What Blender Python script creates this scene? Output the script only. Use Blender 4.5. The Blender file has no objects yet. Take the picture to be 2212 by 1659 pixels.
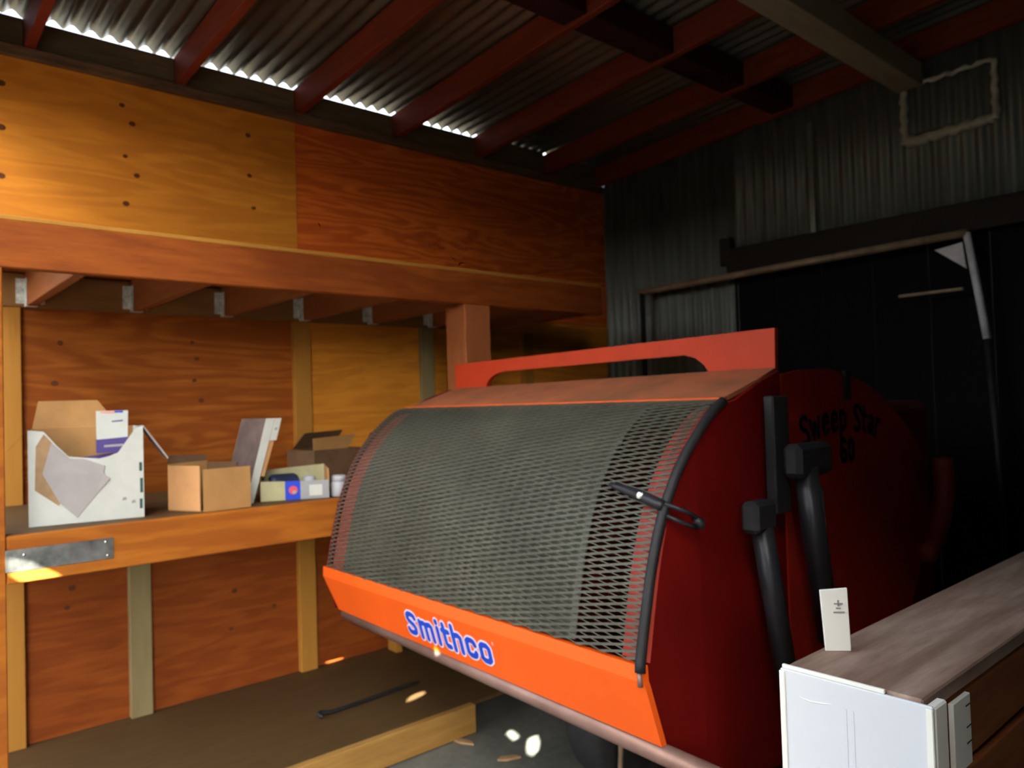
import bpy, bmesh, math, random
from mathutils import Vector, Matrix
random.seed(7)
S = bpy.context.scene
COL = S.collection

# ------------------------------------------------------------------ camera
YAW, PITCH, ROLL, FPX = math.radians(48.8993), math.radians(1.4783), math.radians(-1.7362), 1643.97
CAM = Vector((3.7416, 0.0, 1.475))
F = Vector((-math.sin(YAW) * math.cos(PITCH), math.cos(YAW) * math.cos(PITCH), math.sin(PITCH)))
R0 = Vector((math.cos(YAW), math.sin(YAW), 0))
U0 = R0.cross(F)
R1 = math.cos(ROLL) * R0 + math.sin(ROLL) * U0
U1 = -math.sin(ROLL) * R0 + math.cos(ROLL) * U0
cd = bpy.data.cameras.new('camera')
cd.sensor_fit = 'HORIZONTAL'
cd.sensor_width = 36.0
cd.lens = FPX / 2212 * 36.0
cd.clip_start = 0.05
cd.dof.use_dof = True              # the photograph is a little out of focus
cd.dof.focus_distance = 1.0
cd.dof.aperture_fstop = 6.0
cam = bpy.data.objects.new('camera', cd)
COL.objects.link(cam)
cam.matrix_world = Matrix(((R1.x, U1.x, -F.x, CAM.x), (R1.y, U1.y, -F.y, CAM.y), (R1.z, U1.z, -F.z, CAM.z), (0, 0, 0, 1)))
S.camera = cam

# ------------------------------------------------------------------ sky, sun, exposure
SUN_DIR = Vector((-0.50, 0.75, -0.42)).normalized()      # the way the sunlight travels
w = bpy.data.worlds.new('sky')
S.world = w
w.use_nodes = True
nt = w.node_tree
nt.nodes.clear()
wo = nt.nodes.new('ShaderNodeOutputWorld')
bg = nt.nodes.new('ShaderNodeBackground')
sk = nt.nodes.new('ShaderNodeTexSky')
sk.sky_type = 'NISHITA'
sk.sun_disc = False
sk.sun_elevation = math.asin(-SUN_DIR.z)
sk.sun_rotation = math.atan2(-SUN_DIR.x, -SUN_DIR.y)
sk.air_density = 1.0
sk.dust_density = 2.5
hs = nt.nodes.new('ShaderNodeHueSaturation')      # thin haze
hs.inputs['Saturation'].default_value = 0.45
nt.links.new(sk.outputs[0], hs.inputs['Color'])
nt.links.new(hs.outputs[0], bg.inputs[0])
bg.inputs[1].default_value = 0.70
nt.links.new(bg.outputs[0], wo.inputs[0])
sl = bpy.data.lights.new('sun', 'SUN')
sl.energy = 62.0
sl.angle = 0.0015
sl.color = (1.0, 0.94, 0.84)
sun = bpy.data.objects.new('sun', sl)
COL.objects.link(sun)
sun.rotation_euler = SUN_DIR.to_track_quat('-Z', 'Y').to_euler()
sun.location = (6, -10, 9)
# the open doorway behind the photographer guides the sky light (a portal gives no light of its own)
DX0, DX1, DH, DY = 0.04, 4.10, 2.85, 0.25
pl = bpy.data.lights.new('doorway_portal', 'AREA')
pl.shape = 'RECTANGLE'
pl.size = DX1 - DX0
pl.size_y = DH
pl.cycles.is_portal = True
po = bpy.data.objects.new('doorway_portal', pl)
COL.objects.link(po)
po.location = ((DX0 + DX1) / 2, DY, DH / 2)
po.rotation_euler = (math.radians(90), 0, 0)
S.view_settings.view_transform = 'Standard'
S.view_settings.look = 'None'
S.view_settings.gamma = 1.0
S.view_settings.use_curve_mapping = False
S.view_settings.exposure = 0.75
try:
    S.cycles.use_denoising = True
    S.cycles.denoiser = 'OPENIMAGEDENOISE'
    S.cycles.max_bounces = 4
    S.cycles.diffuse_bounces = 3
    S.cycles.glossy_bounces = 2
    S.cycles.transmission_bounces = 0
    S.cycles.use_adaptive_sampling = True
    S.cycles.adaptive_threshold = 0.08
    S.cycles.adaptive_min_samples = 12
    S.cycles.use_light_tree = False
    S.cycles.caustics_reflective = False
    S.cycles.caustics_refractive = False
    S.cycles.sample_clamp_indirect = 6.0
except Exception:
    pass


# ------------------------------------------------------------------ materials
def srgb(r, g, b):
    return tuple(((c / 255) / 12.92 if c / 255 < 0.04045 else ((c / 255 + 0.055) / 1.055) ** 2.4) for c in (r, g, b))


def newmat(name):
    m = bpy.data.materials.new(name)
    m.use_nodes = True
    t = m.node_tree
    b = t.nodes['Principled BSDF']
    return m, t, b


def ramp(t, fac, stops):
    r = t.nodes.new('ShaderNodeValToRGB')
    e = r.color_ramp.elements
    while len(e) < len(stops):
        e.new(0.5)
    for i, (p, c) in enumerate(stops):
        e[i].position = p
        e[i].color = (*c, 1)
    t.links.new(fac, r.inputs[0])
    return r.outputs[0]


def objmap(t, scale):
    tc = t.nodes.new('ShaderNodeTexCoord')
    mp = t.nodes.new('ShaderNodeMapping')
    mp.inputs['Scale'].default_value = scale
    t.links.new(tc.outputs['Object'], mp.inputs[0])
    return mp.outputs[0]


def noise(t, vec, scale, detail=4, rough=0.6, dist=0.0):
    n = t.nodes.new('ShaderNodeTexNoise')
    n.inputs['Scale'].default_value = scale
    n.inputs['Detail'].default_value = detail
    n.inputs['Roughness'].default_value = rough
    n.inputs['Distortion'].default_value = dist
    t.links.new(vec, n.inputs['Vector'])
    return n.outputs[0]


def mixc(t, fac, a, b, mode='MIX'):
    m = t.nodes.new('ShaderNodeMix')
    m.data_type = 'RGBA'
    m.blend_type = mode
    for s, v in ((m.inputs[0], fac), (m.inputs[6], a), (m.inputs[7], b)):
        if isinstance(v, (int, float)):
            s.default_value = v
        elif isinstance(v, tuple):
            s.default_value = (*v, 1)
        else:
            t.links.new(v, s)
    return m.outputs[2]


def bump(t, b, h, strength, dist=0.01):
    n = t.nodes.new('ShaderNodeBump')
    n.inputs['Strength'].default_value = strength
    n.inputs['Distance'].default_value = dist
    t.links.new(h, n.inputs['Height'])
    t.links.new(n.outputs[0], b.inputs['Normal'])


def math1(t, op, a, v):
    m = t.nodes.new('ShaderNodeMath')
    m.operation = op
    t.links.new(a, m.inputs[0])
    m.inputs[1].default_value = v
    return m.outputs[0]


def wood(name, light, dark, axis='Y', rings=7.0, rough=0.7, blotch=0.35, fine=0.5):
    """grain that runs along one axis: thin wavy dark lines plus soft blotches"""
    m, t, b = newmat(name)
    st = {'X': (0.35, 2.6, 2.6), 'Y': (2.6, 0.35, 2.6), 'Z': (2.6, 2.6, 0.35)}[axis]
    v = objmap(t, st)
    n1 = noise(t, v, 1.7, 3, 0.5, 0.4)
    k = math1(t, 'MULTIPLY', n1, rings * 6.2832)
    s = t.nodes.new('ShaderNodeMath')
    s.operation = 'SINE'
    t.links.new(k, s.inputs[0])
    lines = ramp(t, math1(t, 'MULTIPLY_ADD', s.outputs[0], 0.5), [(0.0, (0, 0, 0)), (0.35, (0.25,) * 3), (0.8, (1, 1, 1))])
    n2 = noise(t, v, 14, 4, 0.65)
    st3 = {'X': (1, 12, 12), 'Y': (12, 1, 12), 'Z': (12, 12, 1)}[axis]
    n3 = noise(t, objmap(t, st3), 6, 3, 0.6)
    c0 = mixc(t, math1(t, 'MULTIPLY', lines, fine), light, dark)
    c1 = mixc(t, math1(t, 'MULTIPLY', ramp(t, n2, [(0.35, (0, 0, 0)), (0.75, (1, 1, 1))]), blotch), c0, dark)
    c2 = mixc(t, math1(t, 'MULTIPLY', ramp(t, n3, [(0.4, (0, 0, 0)), (0.7, (1, 1, 1))]), 0.25), c1, dark)
    t.links.new(c2, b.inputs['Base Color'])
    b.inputs['Roughness'].default_value = rough
    b.inputs['Specular IOR Level'].default_value = 0.2
    bump(t, b, n3, 0.15, 0.004)
    return m


def plain(name, col, rough=0.6, metal=0.0, var=0.15, scale=8.0, bmp=0.05, dark=None, spec=0.3):
    m, t, b = newmat(name)
    v = objmap(t, (1, 1, 1))
    n = noise(t, v, scale, 5, 0.65)
    d = dark if dark else tuple(c * (1 - var * 1.6) for c in col)
    l = tuple(min(1, c * (1 + var * 0.6)) for c in col)
    t.links.new(ramp(t, n, [(0.3, d), (0.7, l)]), b.inputs['Base Color'])
    b.inputs['Roughness'].default_value = rough
    b.inputs['Metallic'].default_value = metal
    b.inputs['Specular IOR Level'].default_value = spec
    if bmp:
        bump(t, b, n, bmp, 0.01)
    return m


M = {}
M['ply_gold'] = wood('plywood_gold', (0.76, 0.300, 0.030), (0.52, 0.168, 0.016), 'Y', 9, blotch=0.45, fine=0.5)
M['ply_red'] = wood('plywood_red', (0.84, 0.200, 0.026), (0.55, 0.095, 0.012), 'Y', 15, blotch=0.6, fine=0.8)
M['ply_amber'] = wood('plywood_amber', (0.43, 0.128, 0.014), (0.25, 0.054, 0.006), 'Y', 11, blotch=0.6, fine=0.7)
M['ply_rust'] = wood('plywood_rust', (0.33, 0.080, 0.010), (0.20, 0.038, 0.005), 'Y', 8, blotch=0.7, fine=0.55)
M['lumber'] = wood('lumber_orange', (0.42, 0.135, 0.012), (0.25, 0.062, 0.006), 'Y', 6, blotch=0.5, fine=0.6)
M['lumber_red'] = wood('lumber_red_brown', (0.34, 0.085, 0.010), (0.18, 0.034, 0.005), 'Y', 6, blotch=0.75, fine=0.6)
M['lumber_x'] = wood('lumber_joist', (0.36, 0.120, 0.032), (0.22, 0.062, 0.018), 'X', 4, blotch=0.5, fine=0.3)
M['ledger'] = wood('lumber_ledger', (0.30, 0.150, 0.050), (0.19, 0.085, 0.028), 'Y', 4, blotch=0.4, fine=0.3)
M['stud_gold'] = wood('stud_gold', (0.46, 0.215, 0.036), (0.35, 0.145, 0.022), 'Z', 3, blotch=0.3, fine=0.3)
M['stud_green'] = wood('stud_treated', (0.30, 0.240, 0.115), (0.22, 0.160, 0.070), 'Z', 3, blotch=0.4, fine=0.3)
M['post'] = wood('post_redwood', (0.42, 0.140, 0.048), (0.28, 0.076, 0.024), 'Z', 4, blotch=0.6, fine=0.3)
M['rafter'] = wood('rafter_redwood', (0.22, 0.042, 0.018), (0.12, 0.018, 0.008), 'X', 5, blotch=0.5, fine=0.35)
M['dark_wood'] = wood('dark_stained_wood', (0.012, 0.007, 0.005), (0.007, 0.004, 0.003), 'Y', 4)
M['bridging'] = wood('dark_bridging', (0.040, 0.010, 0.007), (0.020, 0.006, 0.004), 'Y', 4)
M['shade_wood'] = wood('shade_black_boards', (0.003, 0.0025, 0.003), (0.002, 0.0015, 0.002), 'Z', 4, rough=0.95)  # near black colour stands for the unlit opening
M['plate'] = wood('top_plate_wood', (0.22, 0.135, 0.075), (0.06, 0.034, 0.020), 'Y', 3, blotch=0.9, fine=0.3)
M['blocking'] = wood('blocking_wood', (0.17, 0.120, 0.062), (0.06, 0.045, 0.026), 'Y', 3, blotch=0.8, fine=0.3)
M['girder'] = wood('girder_wood', (0.42, 0.37, 0.25), (0.26, 0.22, 0.14), 'Y', 4, blotch=0.4, fine=0.3)
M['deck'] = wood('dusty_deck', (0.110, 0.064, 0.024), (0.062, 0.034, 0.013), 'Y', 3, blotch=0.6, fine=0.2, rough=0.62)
M['board_old'] = wood('old_yellow_board', (0.42, 0.235, 0.062), (0.26, 0.125, 0.030), 'Y', 5, blotch=0.5, fine=0.35)
M['weathered'] = wood('weathered_plank', (0.38, 0.275, 0.215), (0.13, 0.070, 0.042), 'Y', 4, blotch=0.7, fine=0.5)
M['side_board'] = wood('rail_side_board', (0.30, 0.100, 0.030), (0.14, 0.042, 0.014), 'Y', 5, blotch=0.6, fine=0.4)
M['knot'] = plain('knot_brown', (0.13, 0.036, 0.010), 0.7)
M['orange'] = plain('orange_enamel', (0.80, 0.105, 0.010), 0.38, var=0.06, scale=3, bmp=0.0)
M['orange_bar'] = plain('orange_dull', (0.50, 0.040, 0.006), 0.6, var=0.1, scale=5, bmp=0.0)
M['red'] = plain('shaded_red_enamel', (0.135, 0.003, 0.002), 0.6, var=0.15, scale=4, bmp=0.0, spec=0.15)  # red lowered to put the shade of the hopper sides into the colour
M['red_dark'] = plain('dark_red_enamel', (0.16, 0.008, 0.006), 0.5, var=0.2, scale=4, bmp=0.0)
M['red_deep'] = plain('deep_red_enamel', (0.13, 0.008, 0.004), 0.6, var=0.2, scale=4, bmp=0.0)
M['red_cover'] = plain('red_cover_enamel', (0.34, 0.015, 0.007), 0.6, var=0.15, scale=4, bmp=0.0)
M['red_rib'] = plain('dusty_red_rib', (0.45, 0.060, 0.040), 0.6, var=0.1, scale=6, bmp=0.0)
M['hood'] = plain('dusty_orange_hood', (0.36, 0.105, 0.045), 0.7, var=0.3, scale=5, dark=(0.20, 0.085, 0.04))
M['screen'] = plain('dusty_screen_steel', (0.092, 0.092, 0.068), 0.55, 0.2, var=0.25, scale=3, bmp=0.0)
M['liner'] = plain('dust_liner', (0.088, 0.089, 0.066), 0.9, var=0.25, scale=4, bmp=0.0)
M['seam'] = plain('liner_seam', (0.15, 0.155, 0.135), 0.8, var=0.15)
M['tube'] = plain('dusty_bumper_steel', (0.26, 0.155, 0.125), 0.42, 0.3, var=0.2, scale=6)
M['black'] = plain('black_rubber', (0.018, 0.018, 0.020), 0.55, var=0.2, bmp=0.0)
M['black_gloss'] = plain('black_steel', (0.025, 0.025, 0.03), 0.35, 0.2, var=0.2, bmp=0.0)
M['tyre'] = plain('tyre_rubber', (0.03, 0.03, 0.032), 0.65, var=0.25, scale=30, bmp=0.3)
M['chrome'] = plain('bright_steel', (0.6, 0.6, 0.6), 0.25, 1.0, var=0.1, bmp=0.0)
M['zinc'] = plain('galvanised_hanger', (0.74, 0.80, 0.79), 0.45, 0.1, var=0.35, scale=40, bmp=0.0)
M['foil'] = plain('galvanised_strap', (0.60, 0.63, 0.60), 0.28, 0.9, var=0.4, scale=9, bmp=0.25)
M['blue_ink'] = plain('blue_lettering', (0.012, 0.060, 0.50), 0.5, var=0.05, bmp=0.0)
M['white_ink'] = plain('white_outline', (0.70, 0.60, 0.72), 0.5, var=0.05, bmp=0.0)
M['decal_dark'] = plain('dark_decal', (0.030, 0.022, 0.045), 0.5, var=0.1, bmp=0.0)
M['white_card'] = plain('white_card', (0.53, 0.55, 0.50), 0.7, var=0.06, scale=12, bmp=0.02)
M['grey_paper'] = plain('grey_paper', (0.36, 0.335, 0.325), 0.8, var=0.08, scale=10, bmp=0.03)
M['tan_torn'] = plain('torn_tan_card', (0.36, 0.23, 0.12), 0.85, var=0.2, scale=14)
M['card'] = plain('brown_cardboard', (0.42, 0.22, 0.075), 0.8, var=0.12, scale=9)
M['card_light'] = plain('pale_cardboard', (0.56, 0.29, 0.12), 0.8, var=0.1, scale=9)
M['card_dark'] = plain('dark_cardboard', (0.14, 0.075, 0.036), 0.85, var=0.2, scale=9)
M['grey_face'] = plain('grey_box_face', (0.135, 0.095, 0.080), 0.7, var=0.25, scale=12)
M['purple'] = plain('purple_carton', (0.075, 0.050, 0.21), 0.6, var=0.1, bmp=0.0)
M['pink'] = plain('pink_print', (0.72, 0.33, 0.27), 0.6, var=0.1, bmp=0.0)
M['blue'] = plain('blue_print', (0.012, 0.045, 0.52), 0.5, var=0.05, bmp=0.0)
M['red_print'] = plain('red_print', (0.62, 0.07, 0.10), 0.5, var=0.05, bmp=0.0)
M['pale_green'] = plain('pale_green_print', (0.38, 0.36, 0.20), 0.6, var=0.12, scale=12, bmp=0.0)
M['grey_print'] = plain('grey_print', (0.30, 0.31, 0.32), 0.6, var=0.1, bmp=0.0)
M['green_ink'] = plain('dark_green_print', (0.03, 0.08, 0.07), 0.6, var=0.1, bmp=0.0)
M['ink'] = plain('black_print', (0.03, 0.03, 0.03), 0.6, var=0.1, bmp=0.0)
M['ink_soft'] = plain('grey_mark', (0.30, 0.30, 0.30), 0.6, var=0.1, bmp=0.0)
M['blue_black'] = plain('blue_black_plastic', (0.022, 0.030, 0.060), 0.35, var=0.3, bmp=0.0)
M['jar'] = plain('pale_grey_plastic', (0.38, 0.39, 0.42), 0.4, var=0.08, bmp=0.0)
M['white_pvc'] = plain('white_plastic', (0.62, 0.645, 0.67), 0.35, var=0.03, scale=3, bmp=0.0)
M['white_edge'] = plain('cream_white_plastic', (0.80, 0.80, 0.72), 0.4, var=0.03, scale=3, bmp=0.0)
M['caulk'] = plain('pale_caulk', (0.62, 0.63, 0.54), 0.8, var=0.3, scale=14)
M['pale_steel'] = plain('pale_grey_steel', (0.55, 0.54, 0.57), 0.6, var=0.2, scale=10, bmp=0.0)
M['rust_steel'] = plain('rusty_rail', (0.30, 0.21, 0.13), 0.6, 0.2, var=0.3, scale=9)
M['dark_steel'] = plain('dark_steel', (0.020, 0.020, 0.022), 0.6, 0.2, var=0.3, scale=9)
M['chip'] = plain('wood_chip', (0.42, 0.26, 0.13), 0.8, var=0.2, scale=30)
M['leaf'] = plain('leaf_green', (0.045, 0.072, 0.022), 0.7, var=0.3, scale=2, bmp=0.0)
M['bark'] = plain('bark', (0.10, 0.07, 0.05), 0.9, var=0.3, scale=12, bmp=0.3)
M['gravel'] = plain('dirt_yard', (0.14, 0.12, 0.095), 0.9, var=0.2, scale=12, bmp=0.3)


def galv(name, base, rough, metal, streak_axis):
    m, t, b = newmat(name)
    sc = {'X': (0.6, 9, 9), 'Z': (9, 9, 0.6)}[streak_axis]
    n = noise(t, objmap(t, sc), 2.2, 5, 0.65)
    n2 = noise(t, objmap(t, (1, 1, 1)), 3, 4, 0.6)
    c = ramp(t, n, [(0.3, tuple(x * 0.55 for x in base)), (0.7, base)])
    c = mixc(t, math1(t, 'MULTIPLY', ramp(t, n2, [(0.45, (0, 0, 0)), (0.75, (1, 1, 1))]), 0.35), c, (base[0] * 0.7, base[1] * 0.55, base[2] * 0.4))
    t.links.new(c, b.inputs['Base Color'])
    b.inputs['Metallic'].default_value = metal
    b.inputs['Roughness'].default_value = rough
    return m


M['roof_metal'] = galv('old_roof_metal', (0.24, 0.25, 0.21), 0.48, 0.75, 'X')
M['wall_metal'] = galv('old_wall_metal', (0.24, 0.27, 0.25), 0.6, 0.6, 'Z')


def concrete():
    m, t, b = newmat('concrete')
    v = objmap(t, (1, 1, 1))
    n = noise(t, v, 1.6, 6, 0.65)
    n2 = noise(t, v, 22, 4, 0.7)
    c = ramp(t, n, [(0.3, (0.085, 0.092, 0.070)), (0.7, (0.19, 0.195, 0.165))])
    c = mixc(t, 0.35, c, ramp(t, n2, [(0.3, (0.06, 0.06, 0.05)), (0.7, (0.22, 0.22, 0.19))]))
    t.links.new(c, b.inputs['Base Color'])
    b.inputs['Roughness'].default_value = 0.7
    bump(t, b, n2, 0.2, 0.01)
    return m


M['concrete'] = concrete()


# ------------------------------------------------------------------ geometry helpers
def V(*a):
    return Vector(a)


def bx(bm, lo, hi, T=None):
    c = [(x, y, z) for x in (lo[0], hi[0]) for y in (lo[1], hi[1]) for z in (lo[2], hi[2])]
    vs = [bm.verts.new((T @ Vector(p)) if T else p) for p in c]
    for f in ((0, 1, 3, 2), (4, 6, 7, 5), (0, 4, 5, 1), (2, 3, 7, 6), (0, 2, 6, 4), (1, 5, 7, 3)):
        bm.faces.new([vs[i] for i in f])
    return vs


def prism(bm, pts, ext):
    """closed polygon (3-D points, coplanar) pushed along ext"""
    ext = Vector(ext)
    a = [bm.verts.new(p) for p in pts]
    b = [bm.verts.new(Vector(p) + ext) for p in pts]
    n = len(pts)
    bm.faces.new(a)
    bm.faces.new(b[::-1])
    for i in range(n):
        j = (i + 1) % n
        bm.faces.new((a[j], a[i], b[i], b[j]))


def tube(bm, pts, r, seg=10, caps=True):
    pts = [Vector(p) for p in pts]
    rs = r if isinstance(r, (list, tuple)) else [r] * len(pts)
    rings = []
    up = None
    for i, p in enumerate(pts):
        d = (pts[min(i + 1, len(pts) - 1)] - pts[max(i - 1, 0)]).normalized()
        if up is None:
            up = d.cross(Vector((0.31, 0.57, 0.76))).normalized()
        a = (up - d * up.dot(d)).normalized()
        up = a
        b = d.cross(a)
        rings.append([bm.verts.new(p + rs[i] * (math.cos(2 * math.pi * k / seg) * a + math.sin(2 * math.pi * k / seg) * b)) for k in range(seg)])
    for q in range(len(rings) - 1):
        for k in range(seg):
            bm.faces.new((rings[q][k], rings[q][(k + 1) % seg], rings[q + 1][(k + 1) % seg], rings[q + 1][k]))
    if caps:
        bm.faces.new(rings[0][::-1])
        bm.faces.new(rings[-1])


def lathe(bm, origin, axis, prof, seg=24):
    """prof: (radius, offset along axis)"""
    o = Vector(origin)
    ax = Vector(axis).normalized()
    a = ax.cross(Vector((0.3, 0.5, 0.8))).normalized()
    b = ax.cross(a)
    rings = []
    for r, h in prof:
        rings.append([bm.verts.new(o + ax * h + max(r, 1e-5) * (math.cos(2 * math.pi * k / seg) * a + math.sin(2 * math.pi * k / seg) * b)) for k in range(seg)])
    for q in range(len(rings) - 1):
        for k in range(seg):
            bm.faces.new((rings[q][k], rings[q][(k + 1) % seg], rings[q + 1][(k + 1) % seg], rings[q + 1][k]))
    bm.faces.new(rings[0][::-1])
    bm.faces.new(rings[-1])


ORG = {}


def link(name, bm, mat, parent=None, org=None, bevel=0.0, smooth=False, seg=1):
    """bm holds world coordinates; the object's origin is put at its thing's base"""
    o_ = Vector(org) if org is not None else (ORG[parent.name] if parent is not None else Vector((0, 0, 0)))
    bmesh.ops.recalc_face_normals(bm, faces=bm.faces)
    if bevel > 0:
        bmesh.ops.bevel(bm, geom=list(bm.edges), offset=bevel, segments=seg, affect='EDGES', clamp_overlap=True)
    bmesh.ops.translate(bm, verts=bm.verts, vec=-o_)
    me = bpy.data.meshes.new(name)
    bm.to_mesh(me)
    bm.free()
    me.materials.append(M[mat] if isinstance(mat, str) else mat)
    if smooth:
        for p in me.polygons:
            p.use_smooth = True
    o = bpy.data.objects.new(name, me)
    COL.objects.link(o)
    ORG[o.name] = o_
    if parent is not None:
        o.parent = parent
    else:
        o.location = o_
    return o


def box(name, lo, hi, mat, parent=None, bevel=0.003, T=None, org=None):
    bm = bmesh.new()
    bx(bm, lo, hi, T)
    return link(name, bm, mat, parent, org, bevel)


def poly(name, pts, ext, mat, parent=None, bevel=0.0, org=None):
    bm = bmesh.new()
    prism(bm, pts, ext)
    return link(name, bm, mat, parent, org, bevel)


def pipe(name, pts, r, mat, parent=None, seg=12, org=None):
    bm = bmesh.new()
    tube(bm, pts, r, seg)
    return link(name, bm, mat, parent, org, smooth=True)


def empty(name, loc):
    o = bpy.data.objects.new(name, None)
    o.empty_display_size = 0.1
    COL.objects.link(o)
    o.location = loc
    ORG[o.name] = Vector(loc)
    return o


def thing(name, label, cat, loc, group=None):
    o = empty(name, loc)
    return tag(o, label, cat, group)


def tag(o, label, cat, group=None):
    o['label'] = label
    o['category'] = cat
    if group:
        o['group'] = group
    return o


def struct(o, label=None, cat=None):
    o['kind'] = 'structure'
    if label:
        o['label'] = label
        o['category'] = cat
    return o


def smoothpath(pts, n=6):
    """Catmull-Rom through the points"""
    P = [Vector(p) for p in pts]
    P = [2 * P[0] - P[1]] + P + [2 * P[-1] - P[-2]]
    out = []
    for i in range(1, len(P) - 2):
        for k in range(n):
            t = k / n
            a, b, c, d = P[i - 1], P[i], P[i + 1], P[i + 2]
            out.append(0.5 * ((2 * b) + (c - a) * t + (2 * a - 5 * b + 4 * c - d) * t * t + (3 * b - a - 3 * c + d) * t ** 3))
    out.append(P[-2])
    return out


# ------------------------------------------------------------------ the shell
YB, YF, XW = 4.20, DY, 6.2          # back wall, front wall, right wall
SL = 0.058                           # roof pitch


def zr(x):                           # height of the rafter tops
    return 3.185 + SL * x


fl = box('floor', (-0.1, YF - 0.05, -0.12), (XW + 0.1, YB + 0.15, 0.0), 'concrete', bevel=0)
struct(fl, 'greenish grey concrete shed floor with dust and chips', 'floor')
gy = box('ground', (-30, -40, -0.6), (40, 30, -0.125), 'gravel', bevel=0)
struct(gy, 'bare dirt yard around the shed', 'ground')

# left wall: plywood sheets, studs, top plate
wl = empty('wall_left', (0, 0, 0))
struct(wl, 'plywood clad wall behind the shelves', 'wall')
T_ = 0.012


def ply(y0, y1, z0, z1, mat, dx=0.0):
    return box('plywood_sheet', (-T_ + dx, y0 + 0.0015, z0 + 0.0015), (dx, y1 - 0.0015, z1 - 0.0015), mat, wl, bevel=0.001)


box('leak_seal', (-0.05, YF, 0.0), (-T_ - 0.001, YB + 0.05, 2.997), 'dark_wood', wl, bevel=0)  # added backing sheet that stops light leaking through the plywood seams
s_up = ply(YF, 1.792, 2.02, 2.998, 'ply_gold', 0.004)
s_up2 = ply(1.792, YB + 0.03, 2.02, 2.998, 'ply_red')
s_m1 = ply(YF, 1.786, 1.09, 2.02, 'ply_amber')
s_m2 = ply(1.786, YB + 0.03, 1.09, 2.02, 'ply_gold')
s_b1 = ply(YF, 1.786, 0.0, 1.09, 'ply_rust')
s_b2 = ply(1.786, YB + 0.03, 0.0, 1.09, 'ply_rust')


def knots(parent, x, pts, r=0.011):
    for (y, z, k) in pts:
        bm = bmesh.new()
        n = 10
        prism(bm, [(x, y + r * k * 1.25 * math.cos(a * 2 * math.pi / n), z + r * k * math.sin(a * 2 * math.pi / n)) for a in range(n)], (0.0012, 0, 0))
        link('nail_stain', bm, 'knot', parent)


knots(s_up, 0.004, [(0.487, 2.875, 1.2), (0.485, 2.689, 1.2), (0.483, 2.485, 1.1), (0.949, 2.891, 0.9), (0.991, 2.814, 1.1), (0.959, 2.658, .8),
                    (1.007, 2.577, 1.0), (0.959, 2.44, 1.1), (1.535, 2.875, 1.0), (1.538, 2.67, 0.9), (1.556, 2.507, 0.8)])
knots(s_m1, 0.0, [(0.689, 1.797, 0.9), (1.241, 1.814, 0.8), (1.261, 1.736, 0.9), (1.248, 1.632, 0.8), (1.279, 1.536, 1.0), (0.666, 1.621, 1.1)])
knots(s_b1, 0.0, [(0.58, 0.87, 1.0), (0.72, 0.74, 1.1), (0.70, 0.66, 0.9), (1.42, 0.60, 1.0), (1.62, 0.49, 0.9), (1.40, 0.42, 0.8)])
for (y0, y1, z0, z1, m) in ((0.45, 0.54, 0.128, 1.936, 'stud_gold'), (0.938, 1.028, 0.128, 1.10, 'stud_green'), (1.744, 1.834, 0.128, 1.936, 'stud_gold'),
                            (2.537, 2.625, 0.128, 1.936, 'stud_green'), (3.34, 3.43, 0.128, 1.936, 'stud_gold')):
    mm = m
    box('stud', (0.0, y0, z0), (0.038, y1, z1), mm, wl, bevel=0.002)
box('top_plate', (-0.06, YF, 2.998), (0.026, YB, 3.045), 'plate', wl)

# back wall: corrugated sheets, wooden header over a door coloured near black for the unlit opening
wb = empty('wall_back', (0, YB, 0))
struct(wb, 'old corrugated metal back wall above the dark door opening', 'wall')


def corr_wall(x0, x1, z0, ztop, pitch=0.068, amp=0.0095, name='metal_sheet', yoff=0.0, mat='wall_metal'):
    bm = bmesh.new()
    n = max(2, int(round((x1 - x0) / pitch * 8)))
    lo, hi = [], []
    for i in range(n + 1):
        x = x0 + (x1 - x0) * i / n
        y = YB + yoff + amp * math.cos(2 * math.pi * x / pitch)
        lo.append((x, y, z0))
        hi.append((x, y, ztop(x)))
    rows = []
    for dy in (0.0, 0.0012):
        rows.append(([bm.verts.new((p[0], p[1] + dy, p[2])) for p in lo], [bm.verts.new((p[0], p[1] + dy, p[2])) for p in hi]))
    for i in range(n):
        bm.faces.new((rows[0][0][i], rows[0][0][i + 1], rows[0][1][i + 1], rows[0][1][i]))
        bm.faces.new((rows[1][0][i + 1], rows[1][0][i], rows[1][1][i], rows[1][1][i + 1]))
        bm.faces.new((rows[0][0][i + 1], rows[0][0][i], rows[1][0][i], rows[1][0][i + 1]))
        bm.faces.new((rows[0][1][i], rows[0][1][i + 1], rows[1][1][i + 1], rows[1][1][i]))
    for i in (0, n):
        bm.faces.new((rows[0][0][i], rows[0][1][i], rows[1][1][i], rows[1][0][i]))
    return link(name, bm, mat, wb, smooth=True)


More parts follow.
